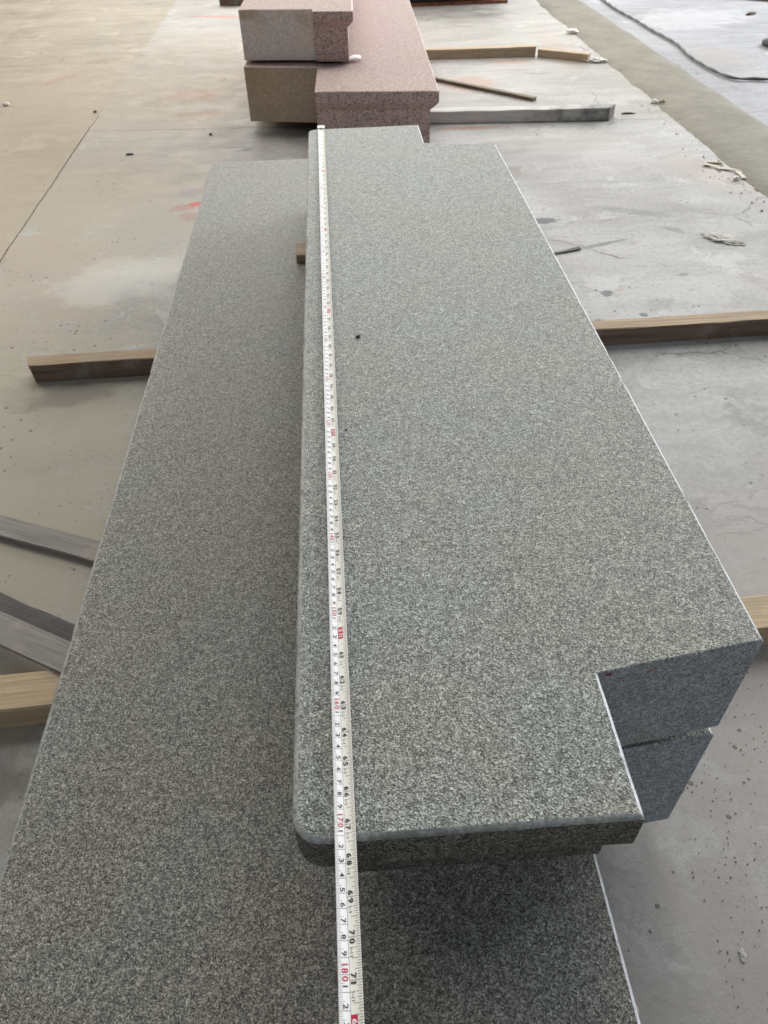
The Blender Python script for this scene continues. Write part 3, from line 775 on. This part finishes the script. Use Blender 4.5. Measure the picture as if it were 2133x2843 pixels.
lump('small_stone', (1.50, 3.03, 0.0), 0.032, 0.026, 0.016, M_white_stone, 'white pebble at the left edge of the cement strip', 'stone', 1)
lump('small_stone', (1.505, 1.60, 0.0), 0.016, 0.012, 0.010, M_white_stone, 'small white stone chip against the cement strip near the grey batten', 'stone', 2)
lump('small_stone', (1.535, 1.585, 0.0), 0.014, 0.012, 0.012, M_tan_stone, 'small tan stone chip against the cement strip near the grey batten', 'stone', 3)
lump('small_stone', (1.478, 0.655, 0.0), 0.012, 0.010, 0.009, M_white_stone, 'bright stone chip beside the torn plastic scrap', 'stone', 4)
lump('plaster_lump', (1.24, 0.185, 0.0), 0.058, 0.026, 0.0045, M_plaster, 'flat pale plaster splat on the floor right of the slabs', 'plaster', 5, -0.75, 5, ragged=0.28)
lump('plaster_lump', (1.445, 2.362, 0.0), 0.060, 0.028, 0.012, M_white_stone, 'white plaster lump at the end of the short batten', 'plaster', 6, -0.35, 4, ragged=0.25)
lump('small_stone', (-1.441, 2.00, 0.0), 0.016, 0.013, 0.010, M_white_stone, 'white stone chip alone on the floor at far left', 'stone', 8)
lump('small_stone', (-0.992, 1.824, 0.0), 0.008, 0.007, 0.005, M_dark_stone, 'dark stone chip by the floor joint at left', 'stone', 9)
lump('small_stone', (-0.727, 1.213, 0.0), 0.016, 0.005, 0.004, M_dark_stone, 'dark splinter on the floor behind the lower grey slab', 'stone', 10)
lump('small_stone', (-0.43, 1.42, 0.0), 0.007, 0.006, 0.005, M_dark_stone, 'dark stone chip on the floor left of the pink blocks', 'stone', 11)
lump('small_stone', (1.345, 1.462, 0.0), 0.030, 0.006, 0.004, M_dark_stone, 'black splinter off the end of the grey batten', 'splinter', 12, -0.1)
lump('small_stone', (0.640, -1.49, 0.0), 0.006, 0.0045, 0.004, M_tan_stone, 'tan stone chip on the floor near the notched corner', 'stone', 13)
lump('stone_chip', (0.104, -0.99, 0.4131), 0.0042, 0.0030, 0.0020, M_dark_stone, 'black chip on the upper grey slab beside the tape', 'stone chip', 14, 0.6)
lump('stone_chip', (0.080, -1.21, 0.4131), 0.0020, 0.0009, 0.0008, M_dark_stone, 'tiny black sliver on the upper grey slab near the tape', 'stone chip', 15, -0.3)
lump('wood_chip', (2.70, 3.35, 0.0), 0.045, 0.014, 0.010, M_wood_dark, 'dark wood chip on the pale floor beyond the cable', 'wood chip', 17, 0.5)
plank('wooden_stick', (2.70, 3.98), (3.10, 3.62), 0.03, 0.02, [M_wood_dark], label='dark stick at the top right corner', cat='stick', seed=31)
lump('stone_chip', (2.47, 2.50, 0.0), 0.05, 0.10, 0.03, M_wood_slate, 'dark scrap at the right edge beyond the cable', 'scrap', 18, 0.3)

def strip_scrap(name, pts, width, mat, label, cat, z0=0.002, seed=0, amp=0.006):
    """torn ribbon with thickness, following pts on the floor"""
    cp_ = catmull(pts, 0.006); V = []; F = []
    for i, q in enumerate(cp_):
        a = Vector(cp_[max(0, i-1)]); b = Vector(cp_[min(len(cp_)-1, i+1)]); d = (b-a).normalized(); nn = Vector((-d.y, d.x))
        wd = width*(0.55+0.45*abs(math.sin(i*0.31+seed))+0.35*mnoise.noise(Vector((i*0.3, seed, 0))))
        z = z0+amp*(0.5+0.5*mnoise.noise(Vector((i*0.14, seed, 4))))
        for sgn, dz in ((-1, 0), (1, amp*0.6*mnoise.noise(Vector((i*0.2, seed, 9))))):
            for th in (0, 0.0012):
                V.append((q[0]+nn.x*wd*sgn/2, q[1]+nn.y*wd*sgn/2, max(z+dz, 0.001)+th))
    for i in range(len(cp_)-1):
        a = i*4; b = a+4
        F += [(a+1, b+1, b+3, a+3), (a, a+2, b+2, b), (a, b, b+1, a+1), (a+2, a+3, b+3, b+2)]
    F += [(0, 1, 3, 2)]; e = (len(cp_)-1)*4; F += [(e, e+2, e+3, e+1)]
    o = link(name, mesh(name, V, F, [mat], None, False)); tag(o, label, cat); return o
strip_scrap('plastic_scrap', [(1.425, 0.815), (1.462, 0.772), (1.490, 0.755), (1.512, 0.728), (1.512, 0.69), (1.505, 0.655)], 0.022, M_plastic, 'torn strip of pale plastic at the edge of the cement strip', 'scrap', 0.001, 1, 0.006)
plank('wood_chip', (1.438, 0.823), (1.490, 0.812), 0.010, 0.006, [M_wood_new], label='pale wood splinter beside the torn plastic strip', cat='wood chip', seed=33, bev=0.0008)

lump('stone_flake', (0.499, -1.702, 0.0), 0.007, 0.004, 0.0012, M_plaster, 'pale yellowish flake on the floor at lower right', 'stone flake', 51, 1.3, 3, ragged=0.4)
lump('stone_flake', (0.358, -1.745, 0.0), 0.009, 0.0045, 0.003, M_tan_stone, 'tan flake on the floor against the lower slab edge', 'stone flake', 52, 2.0)
# curled white card under the upper pink block
V = []; F = []
for i in range(9):
    t = i/8
    for y in (0, 0.052):
        for th in (0, 0.0012):
            V.append((-0.03+0.075*t, y+0.004*t, 0.0012+0.011*math.sin(t*math.pi*0.8)**2*(1 if t > .3 else 1)+0.006*t*t+th))
for i in range(8):
    a = i*4; b = a+4
    F += [(a+1, b+1, b+3, a+3), (a, a+2, b+2, b), (a, b, b+1, a+1), (a+2, a+3, b+3, b+2)]
F += [(0, 1, 3, 2), (32, 34, 35, 33)]
card = link('card_scrap', mesh('card_scrap', V, F, [M_card])); card.location = (0.163, 1.40, 0.2468)
tag(card, 'curled white card wedged under the upper pink block', 'card')

# loose grit on the concrete
rnd = random.Random(3)
base = [Vector(v).normalized() for v in ((1, 1, 1), (-1, -1, 1), (-1, 1, -1), (1, -1, -1), (0, 0, 1.2), (0.9, 0.1, -0.4))]
M_grit = flat_mat('dark_grit', (0.07, 0.063, 0.056), (0.18, 0.16, 0.14), 300)
def grit(name, n, fx, mat, rmin, rmax, label, seed):
    r_ = random.Random(seed); V = []; F = []
    for i in range(n):
        x, y = fx(r_); s = rmin+(rmax-rmin)*r_.random()**3
        b = len(V); a = r_.uniform(0, 6.28); ca, sa = math.cos(a), math.sin(a)
        for p in ((1, 0, 0), (-.5, .8, 0), (-.5, -.8, 0), (0.1, 0.05, 0.9), (.35, .5, .45)):
            px, py, pz = [q*(1+r_.uniform(-.3, .3)) for q in p]
            V.append((x+s*(px*ca-py*sa), y+s*(px*sa+py*ca), 0.0004+s*max(0, pz)*0.9))
        F += [(b, b+4, b+3), (b+4, b+1, b+3), (b+1, b+2, b+3), (b+2, b, b+3), (b, b+1, b+4)]
    o = link(name, mesh(name, V, F, [mat])); tag(o, label, 'grit', kind='stuff'); return o
def near_right(r_):
    return (0.47+abs(r_.gauss(0, 0.28)), -1.62+r_.gauss(0, 0.30))
def near_left(r_): return (-0.30-abs(r_.gauss(0, 0.25)), r_.uniform(-1.75, 0.3))
def strip_edge(r_): return (1.47+r_.gauss(0, 0.035), r_.choice((0.72, 1.6, 0.5, 0.9))+r_.gauss(0, 0.16))
grit('floor_grit', 2300, near_right, M_grit, 0.0004, 0.0016, 'dark stone grit scattered on the floor right of the slabs', 4)
grit('floor_grit', 420, near_right, M_tan_stone, 0.0005, 0.0024, 'pale crumbs scattered on the floor right of the slabs', 14)
grit('floor_grit', 1300, near_left, M_grit, 0.0004, 0.0015, 'dark grit scattered on the floor left of the slabs', 5)
grit('floor_grit', 130, strip_edge, M_tan_stone, 0.0015, 0.007, 'tan crumbs along the edge of the cement strip', 6)

# ------------------------------------------------------------------ far end of the workshop: low stack with a rusty bottom plank
M_rust = flat_mat('rust_red_paint', (0.20, 0.075, 0.05), (0.33, 0.14, 0.09), 30)
stk = empty('stone_stack', (0.95, 4.095, 0)); tag(stk, 'dark low stack on a reddish plank at the top edge', 'stack')
def boxpart(name, x0, x1, y0, y1, z0, z1, mat, parent, bev=0.004):
    bm = bmesh.new(); bmbox(bm, x0, x1, y0, y1, z0, z1); bmesh.ops.bevel(bm, geom=bm.edges[:], offset=bev, segments=2, affect='EDGES')
    me = bpy.data.meshes.new(name); bm.to_mesh(me); bm.free(); me.materials.append(mat); return link(name, me, parent)
boxpart('bottom_plank', -0.45, 0.36, -0.075, -0.02, 0.0, 0.016, M_rust, stk)
boxpart('bearer', -0.48, 0.32, -0.02, 0.30, 0.0, 0.12, M_dark_stone, stk)  # bearer and block near-black: shadow gap of the stack put into the colour
boxpart('dark_block', -0.50, 0.34, -0.10, 0.80, 0.121, 0.32, M_dark_stone, stk)
o = plank('wooden_batten', (-0.66, 4.30), (-0.42, 4.27), 0.06, 0.05, [M_wood_dark], label='dark batten end behind the upper pink block', cat='batten', seed=41)
